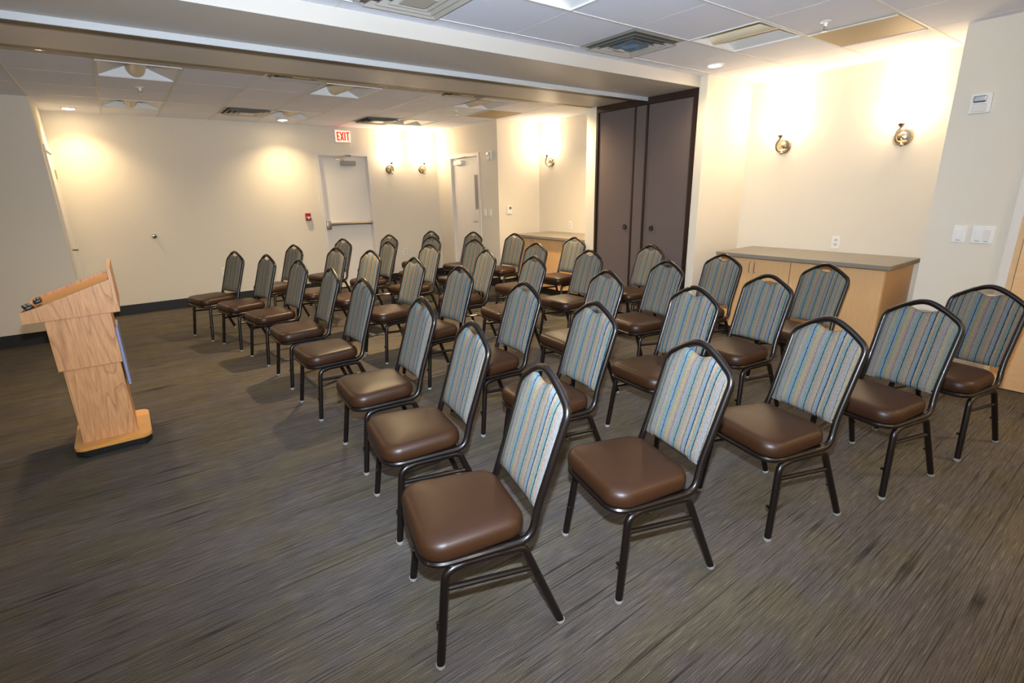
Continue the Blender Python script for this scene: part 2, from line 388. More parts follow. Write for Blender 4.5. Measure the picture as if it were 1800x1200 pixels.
d3 = thing('door_3', (0, 0, 0), 0, 'white door with a narrow vision pane on the bright right wall', 'door', kind='structure')
wd = 0.045
MB().box(XR-0.012, XR+0.10, RY0-wd, RY0+0.004, 0, RZ+wd).box(XR-0.012, XR+0.10, RY1-0.004, RY1+wd, 0, RZ+wd).box(XR-0.012, XR+0.10, RY0+0.004, RY1-0.004, RZ-0.004, RZ+wd).build('door_frame', M['frame'], d3)
MB().box(XR+0.04, XR+0.085, RY0+0.006, RY1-0.006, 0.008, RZ-0.006).build('door_slab', M['doorw'], d3)
vf = MB().box(XR+0.028, XR+0.045, 6.985, 7.0, 1.17, 1.72).box(XR+0.028, XR+0.045, 7.115, 7.13, 1.17, 1.72).box(XR+0.028, XR+0.045, 7.0, 7.115, 1.17, 1.185).box(XR+0.028, XR+0.045, 7.0, 7.115, 1.705, 1.72).build('pane_frame', M['frame'], d3)
MB().box(XR+0.034, XR+0.041, 7.0, 7.115, 1.185, 1.705).build('glass_pane', M['glass'], vf)
c3 = MB().box(XR-0.02, XR+0.04, 7.42, 7.66, 1.875, 1.94, 0.006).build('door_closer', M['white'], d3)
MB().tube([(XR-0.02, 7.6, 1.95), (XR-0.09, 7.42, 1.96), (XR, 7.25, 1.99)], 0.008, 6).build('closer_arm', M['steel'], c3)
MB().lathe([(0.026, 0), (0.026, 0.01), (0.012, 0.012), (0.012, 0.05)], (XR+0.04, 7.01, 0.99), 'X').tube([(XR-0.012, 7.01, 0.99), (XR-0.012, 7.12, 0.99)], 0.009, 8).build('lever_handle', M['steel'], d3, smooth=True)

d1 = thing('door_1', (0, 0, 0), 0, 'cream door with a lever handle at the left edge of the far wall', 'door', kind='structure')
MB().box(XL-0.10, XL+0.012, LY0-wd, LY0+0.004, 0, LZ+wd).box(XL-0.10, XL+0.012, LY1-0.004, LY1+wd, 0, LZ+wd).box(XL-0.10, XL+0.012, LY0+0.004, LY1-0.004, LZ-0.004, LZ+wd).build('door_frame', M['frame'], d1)
MB().box(XL-0.04, XL-0.002, LY0+0.006, LY1-0.006, 0.008, LZ-0.006).build('door_slab', M['doorw'], d1)
MB().box(XL-0.012, XL-0.004, 7.53, 7.585, 0.86, 1.0, 0.003).tube(fillet([(XL-0.005, 7.555, 0.925), (XL+0.055, 7.555, 0.925), (XL+0.055, 7.67, 0.925)], 0.015), 0.010, 8).build('lever_handle', M['chrome'], d1, smooth=True)
for z in (1.75, 0.28): MB().tube([(XL+0.003, LY1-0.006, z-0.05), (XL+0.003, LY1-0.006, z+0.05)], 0.008, 8).build('hinge', M['steel'], d1)

d4 = thing('door_4', (0, 0, 0), 0, 'pale wood door at the right edge of the photo', 'door', kind='structure')
MB().box(XB-0.014, XB+0.26, NY-0.004, NY+0.045, 0, 2.105).box(XB-0.014, XB+0.20, -0.365, -0.32, 0, 2.105).box(XB-0.014, XB+0.20, -0.32, NY, 2.06, 2.105).build('door_frame', M['frame'], d4)
MB().box(XB+0.20, XB+0.245, -0.315, NY-0.007, 0.008, 2.055).build('door_slab', M['doorwood'], d4)
MB().box(XB+0.186, XB+0.2, 0.0, 0.06, 0.86, 1.06, 0.004).tube(fillet([(XB+0.19, 0.03, 0.97), (XB+0.13, 0.03, 0.97), (XB+0.13, 0.14, 0.97)], 0.015), 0.010, 8).build('lever_handle', M['steel'], d4, smooth=True)
struct(MB().box(XB+0.245, XB+0.26, -0.4, 0.8, 0, 2.2), 'wall_right_behind', M['wall'])

# ------------------------------------------------------------------ folding partition in its pocket
fp = thing('folding_partition', (0, 0, 0), 0, 'brown fabric folding partition doors in dark frame between the two alcoves', 'partition')
PY0, PY1 = 3.14, 4.455
MB().box(XR-0.004, XR+0.03, PY0, PY0+0.045, 0.0, HZ).box(XR-0.004, XR+0.03, PY1-0.03, PY1, 0.0, HZ).box(XR-0.004, XR+0.03, PY0+0.045, PY1-0.03, HZ-0.065, HZ).build('frame', M['pframe'], fp)
for a, b, ly in ((3.19, 3.722, 3.615), (3.905, 4.42, 3.985)):
    p = MB().box(XR+0.012, XR+0.05, a, b, 0.03, HZ-0.067, 0.004).build('panel', M['pfab'], fp)
    lk = MB().lathe([(0.030, 0.0), (0.030, -0.008), (0.022, -0.012), (0.018, -0.008), (0.0, -0.008)], (XR+0.012, ly, 1.035), 'X').build('lock', M['dark'], p, smooth=True)
    MB().box(XR-0.002, XR+0.004, ly-0.012, ly+0.012, 1.031, 1.039).build('thumb_turn', M['chrome'], lk)
MB().box(XR+0.004, XR+0.035, 3.745, 3.882, 0.03, HZ-0.067, 0.006).build('center_post', M['pfab'], fp)
MB().box(XR+0.002, XR+0.02, 3.722, 3.745, 0.03, HZ-0.067).box(XR+0.002, XR+0.02, 3.882, 3.905, 0.03, HZ-0.067).build('edge_strip', M['pframe'], fp)

# ------------------------------------------------------------------ chairs
XB0 = lambda z: -0.148-0.108*min(1, max(0, (z-0.46)/0.34))-0.0*(z > 0.8)  # back lean, x of the frame at height z
CZ = lambda y: 0.875-0.74*(math.sqrt(y*y+0.070**2)-0.070)                           # crown height at lateral y
def make_chair():
    root = thing('banquet_chair', (0, 0, 0), 0, 'x', 'chair', 'banquet chairs set out in five curved rows')
    # seat cushion
    w = MB(); bm = w.bm
    def ring(inset, z, n=10):
        pts = []; x0, x1 = -0.115+inset, 0.246-inset; r = max(0.078-inset*0.6, 0.02)
        hw = 0.201-inset
        for cx, sx, sy, a0 in ((x1, 1, 1, 0), (x0, -1, 1, 1), (x0, -1, -1, 2), (x1, 1, -1, 3)):
            ww = hw if sx > 0 else hw-0.016
            for k in range(n):
                a = (a0+k/(n-1))*PI/2
                pts.append((cx-sx*r+math.cos(a)*r, sy*(ww-r)+math.sin(a)*r, z))
        return [bm.verts.new(p) for p in pts]
    prof = [(0.020, 0.374), (0.008, 0.378), (0.001, 0.390), (0.0, 0.405), (0.001, 0.420), (0.005, 0.432), (0.012, 0.441), (0.022, 0.4465), (0.04, 0.450), (0.08, 0.455), (0.13, 0.458)]
    rs = [ring(i, z) for i, z in prof]
    for A, B in zip(rs, rs[1:]):
        n = len(A)
        for k in range(n): bm.faces.new((A[k], A[(k+1) % n], B[(k+1) % n], B[k]))
    bm.faces.new(rs[0][::-1]); bm.faces.new(rs[-1])
    seat = w.build('seat', M['vinyl'], root, smooth=True, angle=60)
    # frame under the seat
    fr = fillet([(-0.02, -0.186, 0.366), (0.236, -0.186, 0.366), (0.236, 0.186, 0.366), (-0.02, 0.186, 0.366)], 0.08, 8)
    MB().tube(fr, 0.0125, 10).box(-0.08, 0.215, -0.17, 0.17, 0.364, 0.376).tube([(-0.085, -0.178, 0.362), (-0.085, 0.178, 0.362)], 0.010, 8).build('seat_frame', M['bronze'], root, smooth=True)
    # back frame
    side = [(0.0, 0.184, 0.364), (-0.118, 0.182, 0.362), (XB0(0.46), 0.170, 0.47), (XB0(0.8), 0.1755, 0.788)]
    half = fillet([V(p) for p in side]+[V((-0.260, 0.115, CZ(0.115)))], [0.06, 0.05, 0.040], 8)
    half = half[:-1]
    crown = [V((-0.260, y, CZ(y))) for y in [0.115, 0.09, 0.07, 0.055, 0.04, 0.025, 0.012, 0.0]]
    left = half+crown
    path = left+[V((p.x, -p.y, p.z)) for p in reversed(left[:-1])]
    MB().tube(path, 0.0140, 12).tube([(XB0(0.46)-0.002, -0.168, 0.468), (XB0(0.46)-0.002, 0.168, 0.468)], 0.007, 8).build('back_frame', M['bronze'], root, smooth=True, angle=60)
    # padded back
    w = MB(); bm = w.bm; NU, NV = 28, 18
    def zt(y):
        a = abs(y); z = CZ(y)-0.010
        if a < 0.078: z -= 0.042*(0.5+0.5*math.cos(PI*a/0.078))**0.8
        return z
    def P(u, v, front):
        y0 = u*0.160; z = 0.456+v*(zt(y0)-0.004*abs(u)**4-0.456)
        hw = 0.160+0.006*min(1, max(0, (z-0.46)/0.3))
        y = u*hw
        e = (1-abs(u)**6)*(1-abs(2*v-1)**10)
        return (XB0(z)+((0.006+0.020*e) if front else (-0.004-0.008*e)), y, z)
    F = [[bm.verts.new(P(-1+2*i/NU, j/NV, True)) for i in range(NU+1)] for j in range(NV+1)]
    B = [[bm.verts.new(P(-1+2*i/NU, j/NV, False)) for i in range(NU+1)] for j in range(NV+1)]
    for j in range(NV):
        for i in range(NU):
            bm.faces.new((F[j][i], F[j][i+1], F[j+1][i+1], F[j+1][i])); bm.faces.new((B[j][i+1], B[j][i], B[j+1][i], B[j+1][i+1]))
        bm.faces.new((F[j][0], F[j+1][0], B[j+1][0], B[j][0])); bm.faces.new((F[j+1][NU], F[j][NU], B[j][NU], B[j+1][NU]))
    for i in range(NU):
        bm.faces.new((F[0][i+1], F[0][i], B[0][i], B[0][i+1])); bm.faces.new((F[NV][i], F[NV][i+1], B[NV][i+1], B[NV][i]))
    w.build('backrest', M['fabric'], root, smooth=True, angle=70)
    for s in (1, -1):
        fl = fillet([(0.217, 0.209*s, 0.010), (0.176, 0.186*s, 0.338), (0.11, 0.181*s, 0.347)], 0.045, 7)
        lg = MB().tube(fl, 0.0142, 12).tube([(0.209, 0.190*s, 0.15), (0.209, 0.178*s, 0.15)], 0.007, 8).build('leg', M['bronze'], root, smooth=True)
        MB().lathe([(0.012, 0.0), (0.0150, 0.004), (0.0160, 0.012), (0.0152, 0.017), (0.0140, 0.017)], (0.2175, 0.2093*s, 0), 'Z', 12).build('glide', M['glide'], lg, smooth=True)
        rl = fillet([(-0.04, 0.181*s, 0.345), (-0.087, 0.183*s, 0.344), (-0.217, 0.201*s, 0.010)], 0.04, 7)
        lg = MB().tube(rl, 0.0142, 12).tube([(-0.157, 0.182*s, 0.16), (-0.157, 0.172*s, 0.16)], 0.007, 8).build('leg', M['bronze'], root, smooth=True)
        MB().lathe([(0.012, 0.0), (0.0150, 0.004), (0.0160, 0.012), (0.0152, 0.017), (0.0140, 0.017)], (-0.2165, 0.2008*s, 0), 'Z', 12).build('glide', M['glide'], lg, smooth=True)
        MB().tube([(0.115, 0.181*s, 0.347), (-0.045, 0.181*s, 0.345)], 0.0138, 12).build('side_rail', M['bronze'], root, smooth=True)
        MB().tube([(0.184, 0.188*s, 0.278), (-0.118, 0.187*s, 0.256)], 0.0100, 10).build('stretcher', M['bronze'], root, smooth=True)
    return root

ROWS = [
    [(0.819, 1.314, 2.887), (0.963, 1.975, 2.976), (1.051, 2.634, 3.063), (1.051, 3.509, 3.170), (1.058, 4.240, 3.157), (1.017, 4.993, 3.279), (0.893, 5.672, 3.359), (0.707, 6.287, 3.438)],
    [(1.468, 1.142, 2.877), (1.686, 1.890, 2.997), (1.787, 2.608, 3.083), (1.887, 3.549, 3.181), (1.878, 4.344, 3.201), (1.827, 5.220, 3.365), (1.666, 5.817, 3.392), (1.406, 6.568, 3.427)],
    [(2.224, 0.981, 2.877), (2.440, 1.787, 3.023), (2.537, 2.587, 3.032), (2.713, 3.636, 3.075), (2.708, 4.396, 3.099), (2.593, 5.339, 3.341), (2.404, 6.104, 3.258), (2.137, 6.914, 3.441)],
    [(2.931, 0.813, 2.940), (3.155, 1.710, 3.009), (3.276, 2.616, 3.003), (3.391, 3.586, 3.132), (3.487, 4.509, 3.202), (3.285, 5.453, 3.300), (3.138, 6.282, 3.376), (2.858, 7.032, 3.418)],
    [(3.644, 0.698, 2.951), (3.921, 1.677, 2.978), (3.949, 2.499, 3.099), (4.157, 3.458, 3.068), (4.262, 4.686, 3.215), (4.136, 5.729, 3.315), (3.930, 6.467, 3.341), (3.604, 7.165, 3.364)],
]
ordn = ['nearest', 'second', 'third', 'fourth', 'fifth', 'sixth', 'seventh', 'farthest']
rown = ['front row beside the lectern', 'second row from the lectern', 'middle row of the five', 'fourth row from the lectern', 'back row by the counters']
proto = make_chair(); first = True
for r, row in enumerate(ROWS):
    for i, (x, y, t) in enumerate(row):
        o = proto if first else copy_tree(proto); first = False
        o.location = (x, y, 0); o.rotation_euler = (0, 0, t)
        if i in (0, 7): o['label'] = 'striped brown chair at the %s end of the %s' % ('near' if i == 0 else 'far', rown[r])
        else: o['label'] = 'striped brown chair, %s from the near end of the %s' % (ordn[i], rown[r])

# ------------------------------------------------------------------ lectern
lc = thing('lectern', (-0.27, 3.88, 0), 0, 'oak laminate lectern with sloped top on the left of the room', 'lectern')
def loc(x, y, z): return (x+0.27, y-3.88, z)
def lbox(w, x0, x1, y0, y1, z0, z1, b=0.0): return w.box(x0+0.27, x1+0.27, y0-3.88, y1-3.88, z0, z1, b)
# base plate with rounded corners
def rrect(x0, x1, y0, y1, r, n=6):
    pts = []
    for cx, cy, a0 in ((x1-r, y1-r, 0), (x0+r, y1-r, 1), (x0+r, y0+r, 2), (x1-r, y0+r, 3)):
        for k in range(n+1):
            a = (a0+k/n)*PI/2; pts.append((cx+math.cos(a)*r+0.27, cy+math.sin(a)*r-3.88))
    return pts
MB().prism(rrect(-0.455, -0.078, 3.648, 4.13, 0.055), lambda p: (p[0], p[1], 0.052), lambda p: (p[0], p[1], 0.072)).build('base_plate', M['oaktop'], lc)
MB().prism(rrect(-0.452, -0.081, 3.651, 4.127, 0.053), lambda p: (p[0], p[1], 0.018), lambda p: (p[0], p[1], 0.053)).build('base_edge', M['dark'], lc)
for cx, cy in ((-0.40, 3.70), (-0.13, 3.70), (-0.40, 4.06), (-0.13, 4.06)):
    MB().lathe([(0.026, 0), (0.028, 0.006), (0.022, 0.028)], loc(cx, cy, 0), 'Z', 16).build('foot', M['dark'], lc)
lbox(MB(), -0.412, -0.148, 3.735, 4.045, 0.072, 0.54).build('lower_column', M['oak'], lc)
lbox(MB(), -0.430, -0.136, 3.715, 4.065, 0.53, 0.83, 0.002).build('upper_column', M['oak'], lc)
# head: side panels with a sloping top
sidep = [(-0.515, 0.825), (-0.108, 0.835), (-0.108, 1.022), (-0.435, 0.908), (-0.515, 0.885)]
for y in (3.698, 4.285):
    MB().prism(sidep, lambda p, y=y: loc(p[0], y, p[1]), lambda p, y=y: loc(p[0], y+0.018, p[1])).build('side_panel', M['oak'], lc)
lbox(MB(), -0.515, -0.497, 3.716, 4.285, 0.825, 0.882).build('back_rail', M['oak'], lc)
MB().prism([(-0.498, 0.872), (-0.118, 1.000), (-0.118, 0.985), (-0.498, 0.857)], lambda p: loc(p[0], 3.716, p[1]), lambda p: loc(p[0], 4.285, p[1])).build('reading_surface', M['oaktop'], lc)
lbox(MB(), -0.108, -0.090, 3.698, 4.303, 0.832, 1.085, 0.002).build('front_board', M['oak'], lc)
lbox(MB(), -0.497, -0.108, 3.716, 4.285, 0.828, 0.842).build('bottom_board', M['oak'], lc)
lbox(MB(), -0.1355, -0.122, 3.76, 4.02, 0.37, 0.73, 0.003).build('front_plaque', M['plaque'], lc)
# two small black objects on the lower edge of the lectern top
slope = math.atan2(0.128, 0.38)
def gadget(x, y, z, rz, label):
    g = thing('remote_control', (x, y, z), rz, label, 'remote control', 'small black remotes on the lectern')
    g.rotation_euler = (0, -slope, rz)
    b = MB().box(-0.02, 0.02, -0.055, 0.055, 0.0, 0.022, 0.007).build('case', M['dark'], g, smooth=True)
    k = MB()
    for i in range(3):
        for j in range(2): k.lathe([(0.0055, 0.021), (0.0055, 0.0245), (0.0, 0.025)], (-0.008+0.016*j, -0.03+0.026*i, 0), 'Z', 10)
    k.build('buttons', M['grey'], g)
gadget(-0.482, 3.79, 0.893, 0.25, 'black handheld remote nearest the camera on the lectern edge')
gadget(-0.452, 3.93, 0.903, 0.10, 'black handheld remote farther back on the lectern edge')

# ------------------------------------------------------------------ counters
def cabinet(name_label, y0, y1, handles=True, end='near'):
    x0, x1 = 4.735, XN-0.004
    c = thing('base_cabinet', (x0, (y0+y1)/2, 0), 0, name_label, 'cabinet', 'maple base cabinets under the counters')
    hy = (y1-y0)/2
    MB().box(0.02, x1-x0, -hy, hy, 0.10, 0.797).build('body', M['maple'], c)
    MB().box(0.07, x1-x0, -hy, hy, 0.0, 0.10).build('toe_kick', M['base'], c)
    for a, b, hs in ((-hy+0.002, -0.0015, -0.025), (0.0015, hy-0.002, 0.025)):
        d = MB().box(0.0, 0.019, a, b, 0.104, 0.79, 0.0015).build('door', M['maple'], c)
        yy = hs
        MB().tube(fillet([(0.0, yy, 0.66), (-0.03, yy, 0.66), (-0.03, yy, 0.76), (0.0, yy, 0.76)], 0.012, 5), 0.0035, 8).build('handle', M['chrome'], d, smooth=True)
    return c
cabinet('maple cabinet under the near counter, beside the folding partition', 2.155, 2.83)
cabinet('maple cabinet under the near counter, at its right end', 1.425, 2.15)
cabinet('maple cabinet under the far counter, near its left end', 5.46, 6.12)
cabinet('maple cabinet under the far counter, beside the folding partition', 4.76, 5.455)
def countertop(y0, y1, label):
    tag(MB().box(4.69, XN-0.002, y0, y1, 0.800, 0.835, 0.003).build('countertop', M['counter'], None), label, 'countertop', 'grey counter tops')
countertop(1.385, 2.865, 'grey laminate countertop in the near alcove under two sconces')
countertop(4.70, 6.17, 'grey laminate countertop in the far alcove under one sconce')

# ------------------------------------------------------------------ wall sconces
def sconce():
    s = thing('wall_sconce', (0, 0, 0), 0, 'x', 'wall light', 'nickel wall sconces with glass shades')
    # local: -X points away from wall, wall at x=0
    MB().lathe([(0.066, 0.0), (0.066, -0.008), (0.056, -0.018), (0.034, -0.020), (0.030, -0.032), (0.012, -0.038), (0.0, -0.040)], (0, 0, 0), 'X', 28).build('back_plate', M['brass'], s, smooth=True)
    MB().tube(fillet([(-0.03, -0.03, -0.035), (-0.075, 0.015, -0.045), (-0.085, 0.03, 0.01), (-0.075, 0.0, 0.07)], 0.04, 6), [0.011]*22, 10)\
        .lathe([(0.0, -0.075), (0.010, -0.068), (0.016, -0.058), (0.010, -0.048), (0.006, -0.04)], (-0.055, -0.012, 0.0), 'Z', 14)\
        .lathe([(0.010, 0.062), (0.020, 0.074), (0.026, 0.088), (0.022, 0.090)], (-0.080, 0.0, 0.0), 'Z', 20).build('arm', M['brass'], s, smooth=True)
    w = MB(); bm = w.bm; n = 22; rings = []
    for r, z in ((0.030, 0.088), (0.072, 0.098), (0.078, 0.12), (0.080, 0.20), (0.083, 0.29), (0.079, 0.29), (0.076, 0.20), (0.072, 0.12), (0.03, 0.096)):
        rings.append([bm.verts.new((-0.088+math.cos(2*PI*k/n)*r*0.85, math.sin(2*PI*k/n)*r, z)) for k in range(n)])
    for A, B in zip(rings, rings[1:]):
        for k in range(n): bm.faces.new((A[k], A[(k+1) % n], B[(k+1) % n], B[k]))
    bm.faces.new(rings[0][::-1]); bm.faces.new(rings[-1])
    w.build('shade', M['shade'], s, smooth=True)
    return s
sc = sconce(); first = True
SC = [(XN, 2.667, 1.822, 0, 'left sconce above the near counter'), (XN, 1.677, 1.822, 0, 'right sconce above the near counter, nearest the switches'),
      (XN, 6.13 if False else 5.52+0.62, 1.862, 0, 'sconce in the far alcove left of the folding partition'),
      (3.715, YF, 1.84, PI/2, 'sconce on the far wall just right of the exit door'), (4.307, YF, 1.84, PI/2, 'sconce in the far right corner beside the white door')]
for (x, y, z, rz, lab) in SC:
    o = sc if first else copy_tree(sc); first = False
    o.location = (x, y, z); o.rotation_euler = (0, 0, rz); o.scale = (1.12, 1.12, 1.12); o['label'] = 'lit nickel '+lab
    d = Matrix.Rotation(rz, 3, 'Z') @ V((-0.088, 0, 0.30))
    l = bpy.data.lights.new('sconce_bulb', 'SPOT'); l.energy = 4.5 if y < 4 else 5.5; l.color = (1.0, 0.76, 0.50); l.shadow_soft_size = 0.05
    l.spot_size = math.radians(75); l.spot_blend = 1.0
    lo = bpy.data.objects.new('sconce_bulb', l); C.objects.link(lo); lo.location = V((x, y, z))+d; lo.rotation_euler = (PI, 0, 0)

# unseen sconces added on the left and back walls to raise ambient light
for (x, y, rz) in ((XW, 1.2, PI), (-1.8, YB, -PI/2), (0.6, YB, -PI/2), (3.0, YB, -PI/2)):
    o = copy_tree(sc); o.location = (x, y, 1.83); o.rotation_euler = (0, 0, rz); o['label'] = 'added unseen nickel sconce for ambient light'
    l = bpy.data.lights.new('sconce_bulb', 'SPOT'); l.energy = 8; l.color = (1.0, 0.76, 0.50); l.shadow_soft_size = 0.05  # fill spot of the added sconce
    l.spot_size = math.radians(75); l.spot_blend = 1.0
    lo = bpy.data.objects.new('sconce_bulb', l); C.objects.link(lo); lo.location = V((x, y, 1.83))+Matrix.Rotation(rz, 3, 'Z') @ V((-0.088, 0, 0.30)); lo.rotation_euler = (PI, 0, 0)

# ------------------------------------------------------------------ downlights
def downlight():
    s = thing('downlight', (0, 0, 0), 0, 'x', 'ceiling light', 'round recessed ceiling downlights')
    MB().lathe([(0.075, 0.0), (0.075, -0.008), (0.058, -0.010), (0.055, -0.004), (0.055, 0.0)], (0, 0, 0), 'Z', 28).build('trim_ring', M['white'], s, smooth=True)
    MB().lathe([(0.054, -0.009), (0.02, -0.016), (0.0, -0.017)], (0, 0, 0), 'Z', 24).build('lens', M['lens'], s, smooth=True)
    return s
dl = downlight(); first = True
DL = [(4.294, 2.791, 'in the near right ceiling by the partition', 24), (-0.21, 7.911, 'lighting the far wall at its left end', 32), (2.032, 7.82, 'lighting the far wall left of the exit sign', 46),
      (-0.212, 4.93, 'half hidden by the header at the far left', 42), (2.02, 4.905, 'half hidden by the header at mid room', 135), (4.29, 4.93, 'behind the header beside the folding partition', 110)]
for (x, y, lab, e) in DL:
    o = dl if first else copy_tree(dl); first = False
    o.location = (x, y, ZC); o['label'] = 'lit round downlight '+lab
    l = bpy.data.lights.new('downlight_bulb', 'SPOT'); l.energy = e; l.color = (1.0, 0.74, 0.42); l.shadow_soft_size = 0.05
    l.spot_size = math.radians(126 if y > 7 else 150); l.spot_blend = 1.0
    lo = bpy.data.objects.new('downlight_bulb', l); C.objects.link(lo); lo.location = (x, y, ZC-0.02)

# ------------------------------------------------------------------ ceiling fixtures
def diffuser(x0, x1, y0, y1, label, rnd=False):
    cx, cy = (x0+x1)/2, (y0+y1)/2; hx, hy = (x1-x0)/2-0.014, (y1-y0)/2-0.014
    s = thing('ceiling_diffuser', (cx, cy, ZC), 0, label, 'air vent', 'square metal ceiling air diffusers')
    def fr(w, f0, z0, f1, z1, th=0.006):
        # square flared ring from fraction f0 at z0 down to f1 at z1
        for (sx, sy) in ((1, 0), (-1, 0), (0, 1), (0, -1)):
            if sx: q = [(sx*hx*f0, -hy*f0, z0), (sx*hx*f0, hy*f0, z0), (sx*hx*f1, hy*f1, z1), (sx*hx*f1, -hy*f1, z1)]
            else: q = [(-hx*f0, sy*hy*f0, z0), (hx*f0, sy*hy*f0, z0), (hx*f1, sy*hy*f1, z1), (-hx*f1, sy*hy*f1, z1)]
            w.poly(q); w.poly([(a, b, c+th) for a, b, c in q][::-1])
    w = MB()
    fr(w, 1.0, -0.004, 0.90, -0.006)
    w.build('frame', M['diff'], s)
    MB().box(-hx, hx, -hy, hy, -0.0035, -0.001).build('backing', M['diffd'], s)
    for f in (0.86, 0.66, 0.46):
        w = MB(); fr(w, f-0.14, -0.006, f, -0.026, 0.003); w.build('louver', M['diff'], s)
    if rnd: MB().lathe([(0.115, -0.008), (0.13, -0.022), (0.10, -0.022), (0.06, -0.010), (0.02, -0.030), (0, -0.030)], (0.01, 0.02, 0), 'Z', 28).build('damper', M['duct'], s, smooth=True)
    else: MB().box(-hx*0.30, hx*0.30, -hy*0.30, hy*0.30, -0.030, -0.024, 0.002).build('center_plate', M['diff'], s)
    return s
diffuser(1.20, 1.74, 2.465, 3.0, 'square metal diffuser at the top centre, beside the header')
diffuser(2.88, 3.43, 2.465, 3.0, 'square metal diffuser with round damper in the near right ceiling', True)
diffuser(1.20, 1.765, 4.57, 5.14, 'square diffuser peeking from behind the header, left of mid room')
diffuser(2.88, 3.43, 4.57, 5.14, 'square diffuser peeking from behind the header, toward the partition')
diffuser(1.20, 1.765, 7.0, 7.59, 'square diffuser near the far wall, left of the exit sign')
diffuser(2.88, 3.43, 7.0, 7.59, 'square diffuser near the far wall, right of the exit sign')

def troffer(x0, x1, y0, y1, label):
    cx, cy = (x0+x1)/2, (y0+y1)/2; hx, hy = (x1-x0)/2-0.004, (y1-y0)/2-0.004; D = 0.085; b = 0.075
    s = thing('recessed_troffer', (cx, cy, ZC), 0, label, 'ceiling light', 'unlit square recessed ceiling lights')
    MB().box(-hx, -hx+0.014, -hy, hy, -0.006, 0.004).box(hx-0.014, hx, -hy, hy, -0.006, 0.004).box(-hx+0.014, hx-0.014, -hy, -hy+0.014, -0.006, 0.004).box(-hx+0.014, hx-0.014, hy-0.014, hy, -0.006, 0.004).build('frame', M['tee'], s)
    for sx in (1, -1):
        MB().prism([(sx*(hx-0.012), 0.003), (sx*b, D), (sx*b, D+0.004), (sx*(hx-0.006), 0.006)], lambda p: (p[0], -hy+0.01, p[1]), lambda p: (p[0], hy-0.01, p[1])).build('wing', M['lampw'], s)
    for sy in (1, -1):
        MB().prism([(-hx+0.012, 0.003), (hx-0.012, 0.003), (b, D), (-b, D)], lambda p: (p[0], sy*(hy-0.012), p[1]), lambda p: (p[0], sy*(hy-0.007), p[1])).build('end_wall', M['lampw'], s)
    MB().box(-b, b, -hy+0.01, hy-0.01, D, D+0.006).build('lamp_cover', M['lampw'], s)
    w = MB(); n = 16; prof = [(math.cos(PI+PI*k/n)*0.072, math.sin(PI+PI*k/n)*0.078+D-0.002) for k in range(n+1)]
    w.prism(prof, lambda p: (p[0], -hy+0.014, p[1]), lambda p: (p[0], hy-0.014, p[1]))
    w.build('basket', M['baskt'], s, smooth=True)
    return s
for t_ in TROF: troffer(*t_)
def tpanel(x0, x1, y0, y1, label):
    s = thing('ceiling_panel', ((x0+x1)/2, (y0+y1)/2, ZC), 0, label, 'ceiling panel', 'tan panels in the ceiling grid')
    hx, hy = (x1-x0)/2-0.012, (y1-y0)/2-0.012
    MB().box(-hx, hx, -hy, hy, -0.005, -0.001).build('face', M['panelt'], s)
    MB().box(-hx, -hx+0.012, -hy, hy, -0.011, -0.005).box(hx-0.012, hx, -hy, hy, -0.011, -0.005).build('edge', M['frame'], s)
tpanel(4.02, 4.59, 1.385, 1.935, 'flat tan panel in the near right ceiling above the counter')
tpanel(4.00, 4.56, 5.765, 6.39, 'flat tan panel in the far ceiling outside the alcove')

def sprinkler(x, y, label):
    s = thing('fire_sprinkler', (x, y, ZC), 0, label, 'sprinkler', 'ceiling fire sprinklers')
    MB().lathe([(0.032, 0.0), (0.032, -0.004), (0.012, -0.008), (0.010, -0.030), (0.0, -0.030)], (0, 0, 0), 'Z', 18).build('escutcheon', M['white'], s, smooth=True)
    MB().tube([(-0.012, 0, -0.026), (-0.014, 0, -0.045), (0, 0, -0.056)], 0.003, 6).tube([(0.012, 0, -0.026), (0.014, 0, -0.045), (0, 0, -0.056)], 0.003, 6).lathe([(0.018, -0.056), (0.018, -0.059), (0, -0.059)], (0, 0, 0), 'Z', 16).build('deflector', M['chrome'], s)
sprinkler(0.386, 6.177, 'white sprinkler between the two troffers at the far left')
sprinkler(3.819, 1.72, 'white sprinkler in the near right ceiling')
sprinkler(3.651, 5.968, 'white sprinkler in the far ceiling toward the alcove')

# ------------------------------------------------------------------ wall devices
# exit sign
es = thing('exit_sign', (2.974, YF, 2.305), 0, 'red lettered exit sign above the exit door', 'exit sign')
MB().box(-0.125, 0.125, -0.045, 0, -0.092, 0.092, 0.006).build('housing', M['white'], es)
MB().box(-0.112, 0.112, -0.049, -0.044, -0.080, 0.080).build('face', M['exitbox'], es)
lt = MB()
def seg(x0, z0, x1, z1, t=0.0085):
    a = V((x0, 0, z0)); b = V((x1, 0, z1)); d = (b-a).normalized(); n = V((-d.z, 0, d.x))*t
    q = [a+n, b+n, b-n, a-n]
    lt.prism([(p.x, p.z) for p in q], lambda p: (p[0], -0.0525, p[1]), lambda p: (p[0], -0.0485, p[1]))
x = -0.084
for s_ in ((x, -0.06, x, 0.06), (x-0.008, 0.052, x+0.036, 0.052), (x-0.008, 0.0, x+0.030, 0.0), (x-0.008, -0.052, x+0.036, -0.052)): seg(*s_)
seg(-0.036, -0.06, 0.008, 0.06); seg(-0.036, 0.06, 0.008, -0.06)
seg(0.030, -0.06, 0.030, 0.06)
seg(0.076, -0.06, 0.076, 0.052); seg(0.050, 0.052, 0.102, 0.052)
lt.build('letters', M['exitred'], es)
